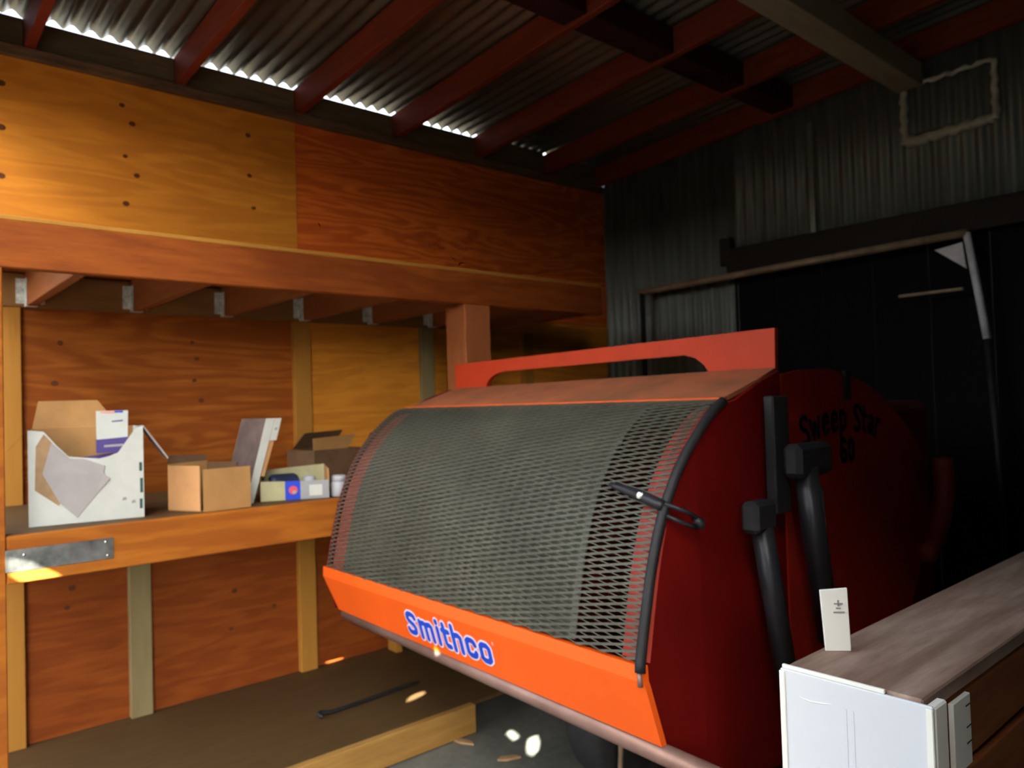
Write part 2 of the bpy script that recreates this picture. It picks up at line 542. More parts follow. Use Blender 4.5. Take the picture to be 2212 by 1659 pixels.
xs = [-0.0, 1.08, 1.62, 2.30, 2.98, 3.66, 4.34, 5.02, 5.70, XW]
for i in range(len(xs) - 1):
    a, b = xs[i], xs[i + 1]
    corr_wall(a - (0.03 if i else 0.012), b + 0.03, 0.0 if i == 0 else 2.39, lambda x: zr(x) + 0.01, yoff=0.003 * (i % 2))
box('sheet_seam_strip', (1.60, YB - 0.016, 2.40), (1.635, YB - 0.010, 3.05), 'wall_metal', wb, bevel=0.002)
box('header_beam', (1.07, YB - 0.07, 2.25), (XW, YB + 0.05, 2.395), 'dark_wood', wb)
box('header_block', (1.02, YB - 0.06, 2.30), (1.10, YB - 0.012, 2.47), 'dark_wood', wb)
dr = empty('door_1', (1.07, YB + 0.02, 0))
struct(dr, 'plank door coloured near black for the unlit opening under the header', 'door')
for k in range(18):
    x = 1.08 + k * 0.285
    box('door_plank', (x, YB + 0.0, 0.01), (min(x + 0.28, XW - .002), YB + 0.045, 2.25), 'shade_wood', dr, bevel=0.004)
# outline of pale caulk round a patch high on the sheets


def caulk(pts, name='caulk_bead'):
    bm = bmesh.new()
    a, b = pts
    n = 14
    path, rr = [], []
    for i in range(n + 1):
        t = i / n
        x = a[0] + (b[0] - a[0]) * t
        z = a[1] + (b[1] - a[1]) * t + 0.006 * math.sin(i * 2.1) * (1 if a[0] != b[0] else 0)
        y = YB - 0.012 + 0.006 * math.cos(2 * math.pi * x / 0.068)
        path.append((x + (0.004 * math.sin(i * 1.7) if a[0] == b[0] else 0), y, z))
        rr.append(a[2] + (b[2] - a[2]) * t + 0.003 * math.sin(i * 2.7))
    tube(bm, path, rr, 8)
    return link(name, bm, 'caulk', wb, smooth=True)


caulk(((2.14, 3.055, 0.018), (2.14, 2.765, 0.022)))
caulk(((2.14, 3.065, 0.013), (2.55, 3.075, 0.011)))
caulk(((2.14, 2.775, 0.030), (2.55, 2.79, 0.024)))
caulk(((2.56, 3.07, 0.014), (2.56, 2.78, 0.020)))

# right and front walls (beside and behind the photographer)
wr = empty('wall_right', (XW, 0, 0))
struct(wr, 'dark board wall on the far right', 'wall')
y = YF
while y < YB - 0.01:
    y1 = min(y + 0.29, YB)
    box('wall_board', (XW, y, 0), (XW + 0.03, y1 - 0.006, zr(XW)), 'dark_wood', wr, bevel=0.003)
    y = y1
wf = empty('wall_front', (0, YF, 0))
struct(wf, 'board wall around the wide open doorway', 'wall')


def front(x0, x1, z0):
    poly('wall_board', [(x0, YF, z0), (x1, YF, z0), (x1, YF, zr(x1) + 0.02), (x0, YF, zr(x0) + 0.02)], (0, -0.03, 0), 'dark_wood', wf)


x = -0.06
while x < XW + 0.05:
    x1 = min(x + 0.28, XW + 0.06)
    for e in (DX0, DX1):
        if x < e < x1:
            x1 = e
    inside = DX0 - 1e-6 <= x < DX1 - 1e-6
    front(x, x1, DH if inside else 0.0)
    x = x1

# roof: corrugated sheets on rafters, blocking at the eave, girder
ce = empty('ceiling', (0, 0, 3.0))
struct(ce, 'underside of a rusty corrugated roof on red brown rafters', 'ceiling')
RP, RA = 0.076, 0.0135


def roof_sheet(y0, y1, k):
    bm = bmesh.new()
    n = int(round((y1 - y0) / RP * 8))
    X = (-0.026, 1.5, 3.0, 4.5, XW + 0.1)
    g = []
    lift = 0.0 if k % 2 else 0.0025
    for dz in (0.0, 0.0012):
        rows = []
        for xx in X:
            rows.append([bm.verts.new((xx, y0 + (y1 - y0) * i / n, zr(xx) + RA + lift + dz + RA * math.cos(2 * math.pi * (y0 + (y1 - y0) * i / n) / RP))) for i in range(n + 1)])
        g.append(rows)
    for r in range(len(X) - 1):
        for i in range(n):
            bm.faces.new((g[0][r][i], g[0][r][i + 1], g[0][r + 1][i + 1], g[0][r + 1][i]))
            bm.faces.new((g[1][r][i + 1], g[1][r][i], g[1][r + 1][i], g[1][r + 1][i + 1]))
    for r in (0, len(X) - 1):
        for i in range(n):
            bm.faces.new((g[0][r][i + 1], g[0][r][i], g[1][r][i], g[1][r][i + 1]))
    return link('roof_sheet', bm, 'roof_metal', ce, smooth=True)


for k in range(6):
    y0 = YF - 0.05 + k * 0.76
    roof_sheet(y0, y0 + 0.80, k)
RY = [0.59, 1.205, 1.815, 2.425, 3.035, 3.645, 4.16]
for yy in RY:
    poly('rafter', [(-0.02, yy - 0.02, zr(-0.02) - 0.14), (XW, yy - 0.02, zr(XW) - 0.14), (XW, yy - 0.02, zr(XW)), (-0.02, yy - 0.02, zr(-0.02))],
         (0, 0.04, 0), 'rafter', ce, bevel=0.003)
RY = [YF - 0.02] + RY
for i in range(len(RY) - 1):
    top = 3.1785
    if RY[i] > 2.9:
        top = 3.203
    a, b = RY[i] + 0.0205, RY[i + 1] - 0.0205
    box('eave_blocking', (-0.024, a, 3.0455), (-0.010, b, top), 'blocking', ce, bevel=0.0015)
    if top > 3.2 and i < len(RY) - 2:
        pass
box('girder', (2.11, YF, zr(2.17) - 0.265), (2.24, YB - 0.02, zr(2.17) - 0.142), 'girder', ce, bevel=0.004)
for i in range(len(RY) - 1):
    zb = zr(1.48) - 0.128
    box('bridging', (1.41, RY[i] + 0.0205, zb), (1.55, RY[i + 1] - 0.0205, zr(1.41) - 0.001), 'bridging', ce)

# ------------------------------------------------------------------ shelves on the left
ZP, ZM = 0.128, 1.12
# overhead shelf
YE = 3.05
oh = thing('storage_rack', 'built-in orange lumber storage rack with overhead joists along the plywood wall', 'rack', (0.5, 1.6, 0.0))
ms = bs = oh
box('front_beam', (0.962, 0.27, 1.936), (1.0, YE, 2.083), 'lumber_red', oh, bevel=0.004)
box('deck_edge', (0.955, 0.27, 2.083), (0.998, YE, 2.099), 'stud_gold', oh, bevel=0.003)
box('ledger', (0.0, 0.27, 1.938), (0.038, YE, 2.076), 'ledger', oh)
box('deck', (0.0, 0.27, 2.0835), (0.954, YE, 2.0945), 'ply_rust', oh, bevel=0.001)


def joist(y):
    j = box('joist', (0.0385, y - 0.019, 1.94), (0.9615, y + 0.019, 2.083), 'lumber_x', oh, bevel=0.002)
    bm = bmesh.new()
    z0, z1 = 1.952, 2.056
    bx(bm, (0.0383, y - 0.052, z0), (0.0399, y - 0.0205, z1))
    bx(bm, (0.0383, y + 0.0205, z0), (0.0399, y + 0.052, z1))
    bx(bm, (0.0383, y - 0.0215, z0 - 0.012), (0.085, y - 0.0195, z1))
    bx(bm, (0.0383, y + 0.0195, z0 - 0.012), (0.085, y + 0.0215, z1))
    bx(bm, (0.0383, y - 0.0215, z0 - 0.014), (0.085, y + 0.0215, z0 - 0.012))
    link('joist_hanger', bm, 'zinc', j)


for i in range(7):
    joist(0.575 + 0.4064 * i)
box('post', (0.85, 2.12, 1.1205), (1.0, 2.27, 1.936), 'post', oh, bevel=0.004)
box('post', (0.91, 0.265, 0.0), (1.0, 0.354, 1.936), 'lumber', oh, bevel=0.003)
# middle shelf
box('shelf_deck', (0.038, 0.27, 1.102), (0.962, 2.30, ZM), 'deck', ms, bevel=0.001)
fb = box('front_board', (0.9625, 0.356, 0.976), (1.0, 2.30, 1.120), 'lumber', ms, bevel=0.003)
box('deck_support', (0.0385, 2.255, 0.128), (0.127, 2.295, 1.1015), 'stud_gold', ms)
box('deck_support', (0.0385, 1.0, 1.063), (0.9615, 1.038, 1.1015), 'lumber_x', ms)
sp = box('metal_strap', (1.0003, 0.352, 1.012), (1.0035, 0.648, 1.079), 'foil', ms, bevel=0.001)
for (a, b) in ((0.625, 1.068), (0.63, 1.024), (0.40, 1.06)):
    bm = bmesh.new()
    lathe(bm, (1.0034, a, b), (1, 0, 0), [(0.004, 0), (0.004, 0.0012), (0.001, 0.002)], 10)
    link('nail_head', bm, 'chrome', sp)
# bottom shelf
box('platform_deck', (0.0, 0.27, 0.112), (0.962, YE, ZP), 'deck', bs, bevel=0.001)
box('edge_board', (0.9625, 0.356, 0.004), (1.0, 2.118, ZP + 0.002), 'board_old', bs, bevel=0.003)
for yy in (0.5, 1.3, 2.1, 2.9):
    box('bearer', (0.0, yy, 0.0), (0.96, yy + 0.038, 0.1118), 'lumber_x', bs)

# hooked bar lying on the platform
hb = smoothpath([(0.655, 1.545, 0.1395), (0.640, 1.532, 0.150), (0.628, 1.548, 0.152), (0.630, 1.60, 0.140), (0.622, 1.72, 0.1385), (0.614, 1.85, 0.1385), (0.606, 1.97, 0.1385), (0.602, 2.08, 0.1385)], 6)
bm = bmesh.new()
tube(bm, hb, [0.0085] * (len(hb) - 6) + [0.0085 - 0.0008 * i for i in range(6)], 10)
tag(link('hooked_bar', bm, 'black', None, (0.62, 1.7, ZP), smooth=True), 'black hooked iron bar lying on the low platform', 'bar')

# ------------------------------------------------------------------ boxes on the middle shelf


def frame(o, ux):
    """matrix: local x along ux (horizontal), local y = depth away from the viewer, z up"""
    u = Vector((ux[0], ux[1], 0)).normalized()
    n = Vector((-u.y, u.x, 0))
    if n.x > 0:
        n = -n
    return Matrix(((u.x, n.x, 0, o[0]), (u.y, n.y, 0, o[1]), (0, 0, 1, o[2]), (0, 0, 0, 1)))


def tpoly(name, T, pts, ext, mat, parent):
    e = T.to_3x3() @ Vector(ext)
    return poly(name, [T @ Vector(p) for p in pts], e, mat, parent)


# white torn carton
T = frame((0.835, 0.438, ZM + 0.001), (0.055, 0.335))
wc = thing('white_carton', 'white cardboard carton with a torn open front at the left of the shelf', 'box', (0.835, 0.438, ZM))
W_, D_, H_ = 0.34, 0.30, 0.315
tf = tpoly('front_panel', T, [(0, 0, 0), (W_, 0, 0), (W_, 0, H_), (0.316, 0, 0.308), (0.285, 0, 0.262), (0.262, 0, 0.228), (0.232, 0, 0.216), (0.205, 0, 0.210), (0.115, 0, 0.222), (0.08, 0, 0.262), (0.045, 0, 0.308), (0, 0, H_)], (0, 0.004, 0), 'white_card', wc)
tpoly('side_panel', T, [(0, 0.0045, 0), (0, D_, 0), (0, D_, H_), (0, 0.0045, H_)], (0.004, 0, 0), 'card_dark', wc)
tpoly('side_panel', T, [(W_ - 0.004, 0.0045, 0), (W_ - 0.004, D_, 0), (W_ - 0.004, D_, H_), (W_ - 0.004, 0.0045, H_)], (0.004, 0, 0), 'white_card', wc)
tpoly('back_panel', T, [(0.004, D_ - 0.004, 0), (W_ - 0.004, D_ - 0.004, 0), (W_ - 0.004, D_ - 0.004, H_), (0.004, D_ - 0.004, H_)], (0, 0.004, 0), 'card', wc)
tpoly('back_flap', T, [(0.01, D_, H_), (W_ - 0.05, D_, H_), (W_ - 0.12, D_ + 0.03, H_ + 0.10), (0.03, D_ + 0.03, H_ + 0.10)], (0, 0.004, 0), 'card', wc)
tpoly('bottom_panel', T, [(0.004, 0.004, 0), (W_ - 0.004, 0.004, 0), (W_ - 0.004, D_ - 0.004, 0), (0.004, D_ - 0.004, 0)], (0, 0, 0.004), 'card', wc)
tpoly('side_flap', T, [(-0.002, 0.01, H_), (-0.002, D_ - 0.02, H_), (-0.085, D_ - 0.02, H_ - 0.10), (-0.085, 0.01, H_ - 0.10)], (0.003, 0, 0.004), 'card', wc)
tpoly('side_flap', T, [(W_ + 0.001, 0.02, H_ - 0.002), (W_ + 0.001, 0.14, H_ - 0.002), (W_ + 0.080, 0.14, H_ - 0.120), (W_ + 0.080, 0.02, H_ - 0.120)], (0.003, 0, 0.004), 'grey_paper', wc)
tpoly('torn_layer', T, [(0.045, -0.002, 0.300), (0.022, -0.002, 0.26), (0.018, -0.002, 0.118), (0.085, -0.002, 0.062), (0.12, -0.002, 0.12), (0.10, -0.002, 0.22), (0.075, -0.002, 0.262)], (0, 0.0018, 0), 'tan_torn', wc)
tpoly('torn_paper', T, [(0.066, -0.004, 0.272), (0.040, -0.005, 0.170), (0.088, -0.0045, 0.07), (0.137, -0.003, 0.018), (0.19, -0.003, 0.085), (0.236, -0.008, 0.142), (0.215, -0.006, 0.160), (0.222, -0.004, 0.185), (0.16, -0.003, 0.212), (0.118, -0.003, 0.216)], (0, 0.0018, 0), 'grey_paper', wc)
for k, (a, b, h) in enumerate(((0.326, 0.03, 0.034), (0.328, 0.085, 0.05), (0.326, 0.16, 0.03))):
    tpoly('print_mark', T, [(a, -0.0012, b), (a + 0.009, -0.0012, b), (a + 0.009, -0.0012, b + h), (a, -0.0012, b + h)], (0, 0.001, 0), 'green_ink', tf)
for (a, b) in ((0.272, 0.062), (0.300, 0.050)):
    tpoly('print_mark', T, [(a, -0.0012, b), (a + 0.014, -0.0012, b + 0.002), (a + 0.012, -0.0012, b + 0.012), (a + 0.002, -0.0012, b + 0.010)], (0, 0.001, 0), 'ink_soft', tf)
pc = thing('purple_carton', 'purple carton with a pink top edge inside the white carton', 'box', tuple(T @ Vector((0.2, 0.1, 0.004))))
tpoly('body', T, [(0.12, 0.07, 0.005), (0.30, 0.07, 0.005), (0.30, 0.07, 0.222), (0.12, 0.07, 0.205)], (0, 0.13, 0), 'purple', pc)
tpoly('pink_strip', T, [(0.125, 0.0688, 0.188), (0.22, 0.0688, 0.196), (0.22, 0.0688, 0.206), (0.125, 0.0688, 0.198)], (0, 0.001, 0), 'pink', pc)
sc_ = thing('small_carton', 'small white carton with a blue lower band standing in the white carton', 'box', tuple(T @ Vector((0.25, 0.12, 0.226))))
b_ = tpoly('body', T, [(0.205, 0.09, 0.224), (0.298, 0.09, 0.224), (0.302, 0.09, 0.372), (0.205, 0.09, 0.372)], (0, 0.06, 0), 'white_card', sc_)
tpoly('blue_band', T, [(0.2035, 0.0885, 0.224), (0.2995, 0.0885, 0.224), (0.3, 0.0885, 0.278), (0.2035, 0.0885, 0.272)], (0, 0.063, 0), 'purple', sc_)
tpoly('print_band', T, [(0.225, 0.0875, 0.244), (0.285, 0.0875, 0.246), (0.285, 0.0875, 0.254), (0.225, 0.0875, 0.252)], (0, 0.001, 0), 'grey_paper', sc_)
tpoly('print_line', T, [(0.25, 0.0888, 0.332), (0.285, 0.0888, 0.334), (0.285, 0.0888, 0.339), (0.25, 0.0888, 0.336)], (0, 0.001, 0), 'purple', sc_)
tpoly('top_band', T, [(0.215, 0.0888, 0.364), (0.258, 0.0888, 0.362), (0.258, 0.0888, 0.371), (0.215, 0.0888, 0.371)], (0, 0.001, 0), 'pink', sc_)
tpoly('top_band', T, [(0.259, 0.0888, 0.365), (0.286, 0.0888, 0.365), (0.286, 0.0888, 0.371), (0.259, 0.0888, 0.371)], (0, 0.001, 0), 'blue', sc_)

# open brown box with a swung flap
bb = thing('brown_box', 'open brown cardboard box with its front flap swung out', 'box', (0.86, 0.98, ZM))
A, B = Vector((0.945, 0.944, ZM + 0.001)), Vector((0.80, 0.880, ZM + 0.001))
b2 = Vector((-0.414, 0.91, 0)) * 0.185
hz = Vector((0, 0, 0.165))


def wallp(name, p, q, h, mat, par, th=0.004):
    d = (q - p).normalized()
    n = Vector((-d.y, d.x, 0)) * th
    return poly(name, [p, q, q + Vector((0, 0, h)), p + Vector((0, 0, h))], n, mat, par)


wallp('side_panel', A, B, 0.165, 'card_light', bb, -0.004)
wallp('back_panel', B, B + b2, 0.170, 'card', bb, -0.004)
wallp('side_panel', B + b2, A + b2, 0.165, 'card_dark', bb, -0.004)
poly('bottom_panel', [A, B, B + b2, A + b2], (0, 0, 0.004), 'card', bb)
wallp('front_flap', Vector((0.958, 0.953, ZM + 0.001)), Vector((0.950, 1.128, ZM + 0.001)), 0.152, 'card', bb, 0.004)
poly('top_flap', [B + hz, B + b2 + hz, B + b2 + hz + Vector((-0.07, 0.02, 0.02)), B + hz + Vector((-0.07, 0.02, 0.03))], (0, 0, 0.004), 'card_dark', bb)

# flat box leaning
lb = thing('leaning_box', 'flat dark box with a white edge leaning beside the brown box', 'box', (0.84, 1.17, ZM))
ty = 0.085 / 0.315                    # lean
pts = lambda x, y0, z: (x, y0 + ty * z, ZM + 0.001 + z)
poly('cover', [pts(0.845, 1.150, 0), pts(0.60, 1.150, 0), pts(0.60, 1.150, 0.325), pts(0.845, 1.150, 0.325)], (0, 0.006, 0), 'grey_face', lb)
poly('white_edge', [pts(0.846, 1.150, 0), pts(0.846, 1.178, 0), pts(0.846, 1.184, 0.325), pts(0.846, 1.150, 0.325)], (0.004, 0, 0), 'white_card', lb)
poly('body', [pts(0.60, 1.1565, 0), pts(0.60, 1.178, 0), pts(0.60, 1.182, 0.322), pts(0.60, 1.1565, 0.322)], (0.245, 0, 0), 'grey_face', lb)
tb = poly('end_tab', [pts(0.846, 1.185, 0.238), pts(0.846, 1.212, 0.238), pts(0.846, 1.212, 0.325), pts(0.846, 1.185, 0.325)], (0.004, 0, 0), 'white_card', lb)
poly('print_mark', [pts(0.8501, 1.194, 0.278), pts(0.8501, 1.204, 0.278), pts(0.8501, 1.204, 0.288), pts(0.8501, 1.194, 0.288)], (0.0008, 0, 0), 'ink_soft', tb)
poly('card_insert', [pts(0.842, 1.1845, 0.10), pts(0.842, 1.200, 0.10), pts(0.842, 1.206, 0.236), pts(0.842, 1.1855, 0.236)], (-0.12, 0, 0), 'card_light', lb)

# parts tray with a blue label
T = frame((0.838, 1.212, ZM + 0.001), (0.10, 0.244))
tr = thing('parts_tray', 'low open tray box with green and grey sides and a blue label', 'box', (0.838, 1.212, ZM))
TW, TD = 0.262, 0.17
tpoly('front_panel', T, [(0, 0, 0), (0.092, 0, 0), (0.092, 0, 0.074), (0, 0, 0.078)], (0, 0.004, 0), 'pale_green', tr)
bl = tpoly('blue_label', T, [(0.0925, -0.001, -0.0), (0.150, -0.001, 0), (0.150, -0.001, 0.074), (0.0925, -0.001, 0.074)], (0, 0.005, 0), 'blue', tr)
gp = tpoly('grey_panel', T, [(0.1505, 0, 0), (TW, 0, 0), (TW, 0, 0.072), (0.1505, 0, 0.072)], (0, 0.004, 0), 'grey_print', tr)
bm = bmesh.new()
prism(bm, [T @ Vector((0.123 + 0.017 * math.cos(a * math.pi / 7), -0.0025, 0.038 + 0.017 * math.sin(a * math.pi / 7))) for a in range(14)], T.to_3x3() @ Vector((0, 0.001, 0)))
link('emblem', bm, 'red_print', bl)
bm = bmesh.new()
prism(bm, [T @ Vector((0.127 + 0.008 * math.cos(a * math.pi / 5), -0.0035, 0.030 + 0.007 * math.sin(a * math.pi / 5))) for a in range(10)], T.to_3x3() @ Vector((0, 0.001, 0)))
link('emblem', bm, 'grey_print', bl)
tpoly('white_label', T, [(0.185, -0.0015, 0.012), (0.235, -0.0015, 0.012), (0.235, -0.0015, 0.055), (0.185, -0.0015, 0.055)], (0, 0.001, 0), 'white_card', gp)
tpoly('end_panel', T, [(TW - 0.004, 0.004, 0), (TW - 0.004, TD, 0), (TW - 0.004, TD, 0.12), (TW - 0.004, 0.004, 0.115)], (0.004, 0, 0), 'card_light', tr)
tpoly('end_panel', T, [(0, 0.0045, 0), (0, TD, 0), (0, TD, 0.10), (0, 0.0045, 0.078)], (0.004, 0, 0), 'pale_green', tr)
tpoly('back_panel', T, [(0.004, TD - 0.004, 0), (TW - 0.004, TD - 0.004, 0), (TW - 0.004, TD - 0.004, 0.125), (0.004, TD - 0.004, 0.11)], (0, 0.004, 0), 'pale_green', tr)
tpoly('bottom_panel', T, [(0.004, 0.005, 0), (TW - 0.004, 0.005, 0), (TW - 0.004, TD - 0.005, 0), (0.004, TD - 0.005, 0)], (0, 0, 0.003), 'card', tr)
bm = bmesh.new()
c0 = T @ Vector((0.035, 0.06, 0.062))
c1 = T @ Vector((0.15, 0.075, 0.062))
lathe(bm, c0, c1 - c0, [(0.028, 0), (0.036, 0.006), (0.038, 0.02), (0.038, 0.095), (0.032, 0.105), (0.02, 0.115)], 20)
tag(link('dark_canister', bm, 'blue_black', None, c0 + Vector((0, 0, -0.038)), smooth=True), 'blue black canister lying in the low parts tray', 'canister')
bm = bmesh.new()
c0 = T @ Vector((0.19, 0.07, 0.004))
lathe(bm, c0, (0, 0, 1), [(0.020, 0), (0.024, 0.003), (0.024, 0.075), (0.020, 0.082), (0.008, 0.084)], 16)
tag(link('plastic_cup', bm, 'jar', None, c0, smooth=True), 'short grey white plastic cup standing in the parts tray', 'cup')

# carton at the back and the jar at the shelf end
T = frame((0.50, 1.61, ZM + 0.001), (-0.06, 0.29))
bc = thing('back_carton', 'dull brown open carton against the wall near the orange machine', 'box', (0.5, 1.61, ZM))
tpoly('front_panel', T, [(0, 0, 0), (0.29, 0, 0), (0.29, 0, 0.165), (0, 0, 0.165)], (0, 0.004, 0), 'card_dark', bc)
tpoly('front_flap', T, [(0, 0, 0.166), (0.20, 0, 0.166), (0.235, -0.02, 0.232), (-0.02, -0.02, 0.222)], (0, 0.004, 0), 'card', bc)
tpoly('side_panel', T, [(0, 0.0045, 0), (0, 0.2, 0), (0, 0.2, 0.165), (0, 0.0045, 0.165)], (0.004, 0, 0), 'card_dark', bc)
tpoly('side_panel', T, [(0.286, 0.0045, 0), (0.286, 0.2, 0), (0.286, 0.2, 0.165), (0.286, 0.0045, 0.165)], (0.004, 0, 0), 'card_dark', bc)
tpoly('back_panel', T, [(0.004, 0.196, 0), (0.286, 0.196, 0), (0.286, 0.196, 0.165), (0.004, 0.196, 0.165)], (0, 0.004, 0), 'card_dark', bc)
tpoly('back_flap', T, [(0.03, 0.2, 0.166), (0.28, 0.2, 0.166), (0.28, 0.13, 0.25), (0.05, 0.13, 0.243)], (0, 0.004, 0), 'card_dark', bc)
jr = thing('plastic_jar', 'pale grey plastic jar at the shelf end touching the screen', 'jar', (0.925, 1.505, ZM))
bm = bmesh.new()
lathe(bm, (0.925, 1.505, ZM + 0.0005), (0, 0, 1), [(0.028, 0), (0.032, 0.004), (0.032, 0.055), (0.026, 0.062)], 20)
link('jar_body', bm, 'jar', jr, smooth=True)
bm = bmesh.new()
lathe(bm, (0.925, 1.505, ZM + 0.0625), (0, 0, 1), [(0.027, 0), (0.029, 0.002), (0.029, 0.020), (0.025, 0.024)], 20)
link('lid', bm, 'jar', jr, smooth=True)

# ------------------------------------------------------------------ the orange sweeper
XL, XR = 1.06, 2.62
sw = thing('turf_sweeper', 'large orange turf sweeper with a curved mesh hopper and blue Smithco lettering'.replace('Smithco ', ''), 'sweeper', (1.84, 2.2, 0.0))
PROF = [(1.757, 1.467), (1.69, 1.452), (1.60, 1.390), (1.52, 1.303), (1.46, 1.200), (1.42, 1.090), (1.393, 0.980), (1.370, 0.872)]
PP = smoothpath([(0, a, b) for a, b in PROF], 10)
LEN = [0.0]
for a, b in zip(PP, PP[1:]):
    LEN.append(LEN[-1] + (b - a).length)
TOT = LEN[-1]


def prof(s, off=0.0):
    s = max(0, min(TOT, s))
    for i in range(len(LEN) - 1):
        if s <= LEN[i + 1] + 1e-9:
            t = (s - LEN[i]) / (LEN[i + 1] - LEN[i])
            p = PP[i].lerp(PP[i + 1], t)
            d = (PP[i + 1] - PP[i]).normalized()
            n = Vector((0, d.z, -d.y))       # outward (towards -Y, up)
            if n.y > 0:
                n = -n
            return p + n * off, n
    return PP[-1], Vector((0, -1, 0))


def strip(name, x0, x1, off, th, mat, parent, s0=0.0, s1=None, n=28):
    bm = bmesh.new()
    s1 = TOT if s1 is None else s1
    rows = []
    for i in range(n + 1):
        s = s0 + (s1 - s0) * i / n
        p, nn = prof(s, off)
        q = p - nn * th
        rows.append([bm.verts.new((x0, p.y, p.z)), bm.verts.new((x1, p.y, p.z)), bm.verts.new((x1, q.y, q.z)), bm.verts.new((x0, q.y, q.z))])
    for i in range(n):
        for k in range(4):
            bm.faces.new((rows[i][k], rows[i][(k + 1) % 4], rows[i + 1][(k + 1) % 4], rows[i + 1][k]))
    bm.faces.new(rows[0])
    bm.faces.new(rows[-1][::-1])
    return link(name, bm, mat, parent)


# expanded metal screen: a lattice of thin strands following the curve
bm = bmesh.new()
LX, LY = 0.080, 0.0155
nx = int((XR - 0.012 - (XL + 0.012)) / (LX / 2))
ny = int(TOT / (LY / 2))
cache = [prof(TOT * j / ny, 0.004) for j in range(ny + 1)]
x00 = XL + 0.012
wst, tst = 0.0026, 0.0022
for j in range(ny):
    pa, na = cache[j]
    pb, nb = cache[j + 1]
    for i in range(nx):
        xa, xb = x00 + i * LX / 2, x00 + (i + 1) * LX / 2
        wst = 0.0024
        if (i + j) % 2 == 0:
            p, q, n1, n2 = Vector((xa, pa.y, pa.z)), Vector((xb, pb.y, pb.z)), na, nb
        else:
            wst = 0.0060
            p, q, n1, n2 = Vector((xa, pb.y, pb.z)), Vector((xb, pa.y, pa.z)), nb, na
        d = (q - p).normalized()
        sd = d.cross(n1).normalized() * wst / 2
        a0, a1, b0, b1 = p - sd, p + sd, q - sd, q + sd
        vs = [bm.verts.new(v) for v in (a0 + n1 * tst, a1 + n1 * tst, b1 + n2 * tst, b0 + n2 * tst, a0, a1, b1, b0)]
        bm.faces.new((vs[0], vs[1], vs[2], vs[3]))
        bm.faces.new((vs[7], vs[6], vs[5], vs[4]))
        bm.faces.new((vs[0], vs[3], vs[7], vs[4]))
        bm.faces.new((vs[1], vs[5], vs[6], vs[2]))
scr = link('mesh_screen', bm, 'screen', sw)
scr['kind'] = 'stuff'
scr['label'] = 'grey expanded metal mesh screen'
strip('dust_liner', XL + 0.11, 2.36, -0.010, 0.002, 'liner', sw)
strip('liner_seam', 2.352, 2.374, -0.006, 0.004, 'seam', sw, 0.02, TOT - 0.005)
strip('side_rib', 2.522, 2.604, -0.016, 0.004, 'red_rib', sw)
strip('side_rib', XL + 0.02, XL + 0.105, -0.016, 0.004, 'red_rib', sw)


# hopper sides
def side(name, x0, th, mat, taper, zlow=0.0):
    bm = bmesh.new()
    pr = [(p.y, p.z) for p in PP][::3] + [(PP[-1].y, PP[-1].z)]
    back = [(1.40, 0.69), (1.56, 0.52), (1.98, 0.46), (1.98, 1.545), (1.873, 1.512)]
    YK = 1.575

    def X(y):
        return x0 - taper * max(0.0, (YK - y) / (YK - 1.37))
    outer, inner = [], []
    # rows across: front strip polygon (curve .. YK line) and rear plate
    loop = pr + back
    # front strip: curve points with y<YK plus YK top and bottom
    zk_top = [p for p in PP if p.y >= YK][-1].z
    fr = [(YK, zk_top)] + [p for p in pr if p[0] < YK] + [(1.40, 0.69), (1.56, 0.52), (YK, 0.518)]
    re = [p for p in pr if p[0] > YK] + [(YK, zk_top), (YK, 0.518), (1.98, 0.46), (1.98, 1.545), (1.873, 1.512)]
    if zlow:
        fr = [(y, max(z, zlow)) for y, z in fr if (y, z) not in ((1.56, 0.52),)]
        re = [(y, max(z, zlow)) for y, z in re]
    for pl_ in (fr, re):
        a = [bm.verts.new((X(y), y, z)) for y, z in pl_]
        b = [bm.verts.new((X(y) - th, y, z)) for y, z in pl_]
        bm.faces.new(a)
        bm.faces.new(b[::-1])
        n = len(pl_)
        for i in range(n):
            bm.faces.new((a[(i + 1) % n], a[i], b[i], b[(i + 1) % n]))
    return link(name, bm, mat, sw)


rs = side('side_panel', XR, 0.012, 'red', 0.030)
rs['label'] = 'red side panel of the hopper'
side('side_panel', XL, -0.012, 'red', 0.0, 0.715)

# lower orange front panel with a soft crease
bm = bmesh.new()
rowp = [(0.872, 1.364, XL - 0.012, XR - 0.018), (0.838, 1.3595, XL - 0.006, XR - 0.012), (0.832, 1.361, XL - 0.004, XR - 0.010), (0.706, 1.396, XL + 0.045, XR + 0.004)]
g = []
for zz, yy, xa, xb in rowp:
    dz = 0.0
    row = []
    for k in range(9):
        t = k / 8
        zadj = zz + (0.010 - 0.036 * t if zz < 0.75 else 0.004 - 0.012 * t)
        row.append((xa + (xb - xa) * t, yy, zadj))
    g.append(row)
va = [[bm.verts.new(p) for p in r] for r in g]
vb = [[bm.verts.new((p[0], p[1] + 0.018, p[2])) for p in r] for r in g]
for r in range(3):
    for k in range(8):
        bm.faces.new((va[r][k], va[r][k + 1], va[r + 1][k + 1], va[r + 1][k]))
        bm.faces.new((vb[r][k + 1], vb[r][k], vb[r + 1][k], vb[r + 1][k + 1]))
for k in range(8):
    bm.faces.new((va[0][k + 1], va[0][k], vb[0][k], vb[0][k + 1]))
    bm.faces.new((va[3][k], va[3][k + 1], vb[3][k + 1], vb[3][k]))
for r in range(3):
    bm.faces.new((va[r][0], va[r + 1][0], vb[r + 1][0], vb[r][0]))
    bm.faces.new((va[r + 1][8], va[r][8], vb[r][8], vb[r + 1][8]))
lp = link('lower_panel', bm, 'orange', sw)
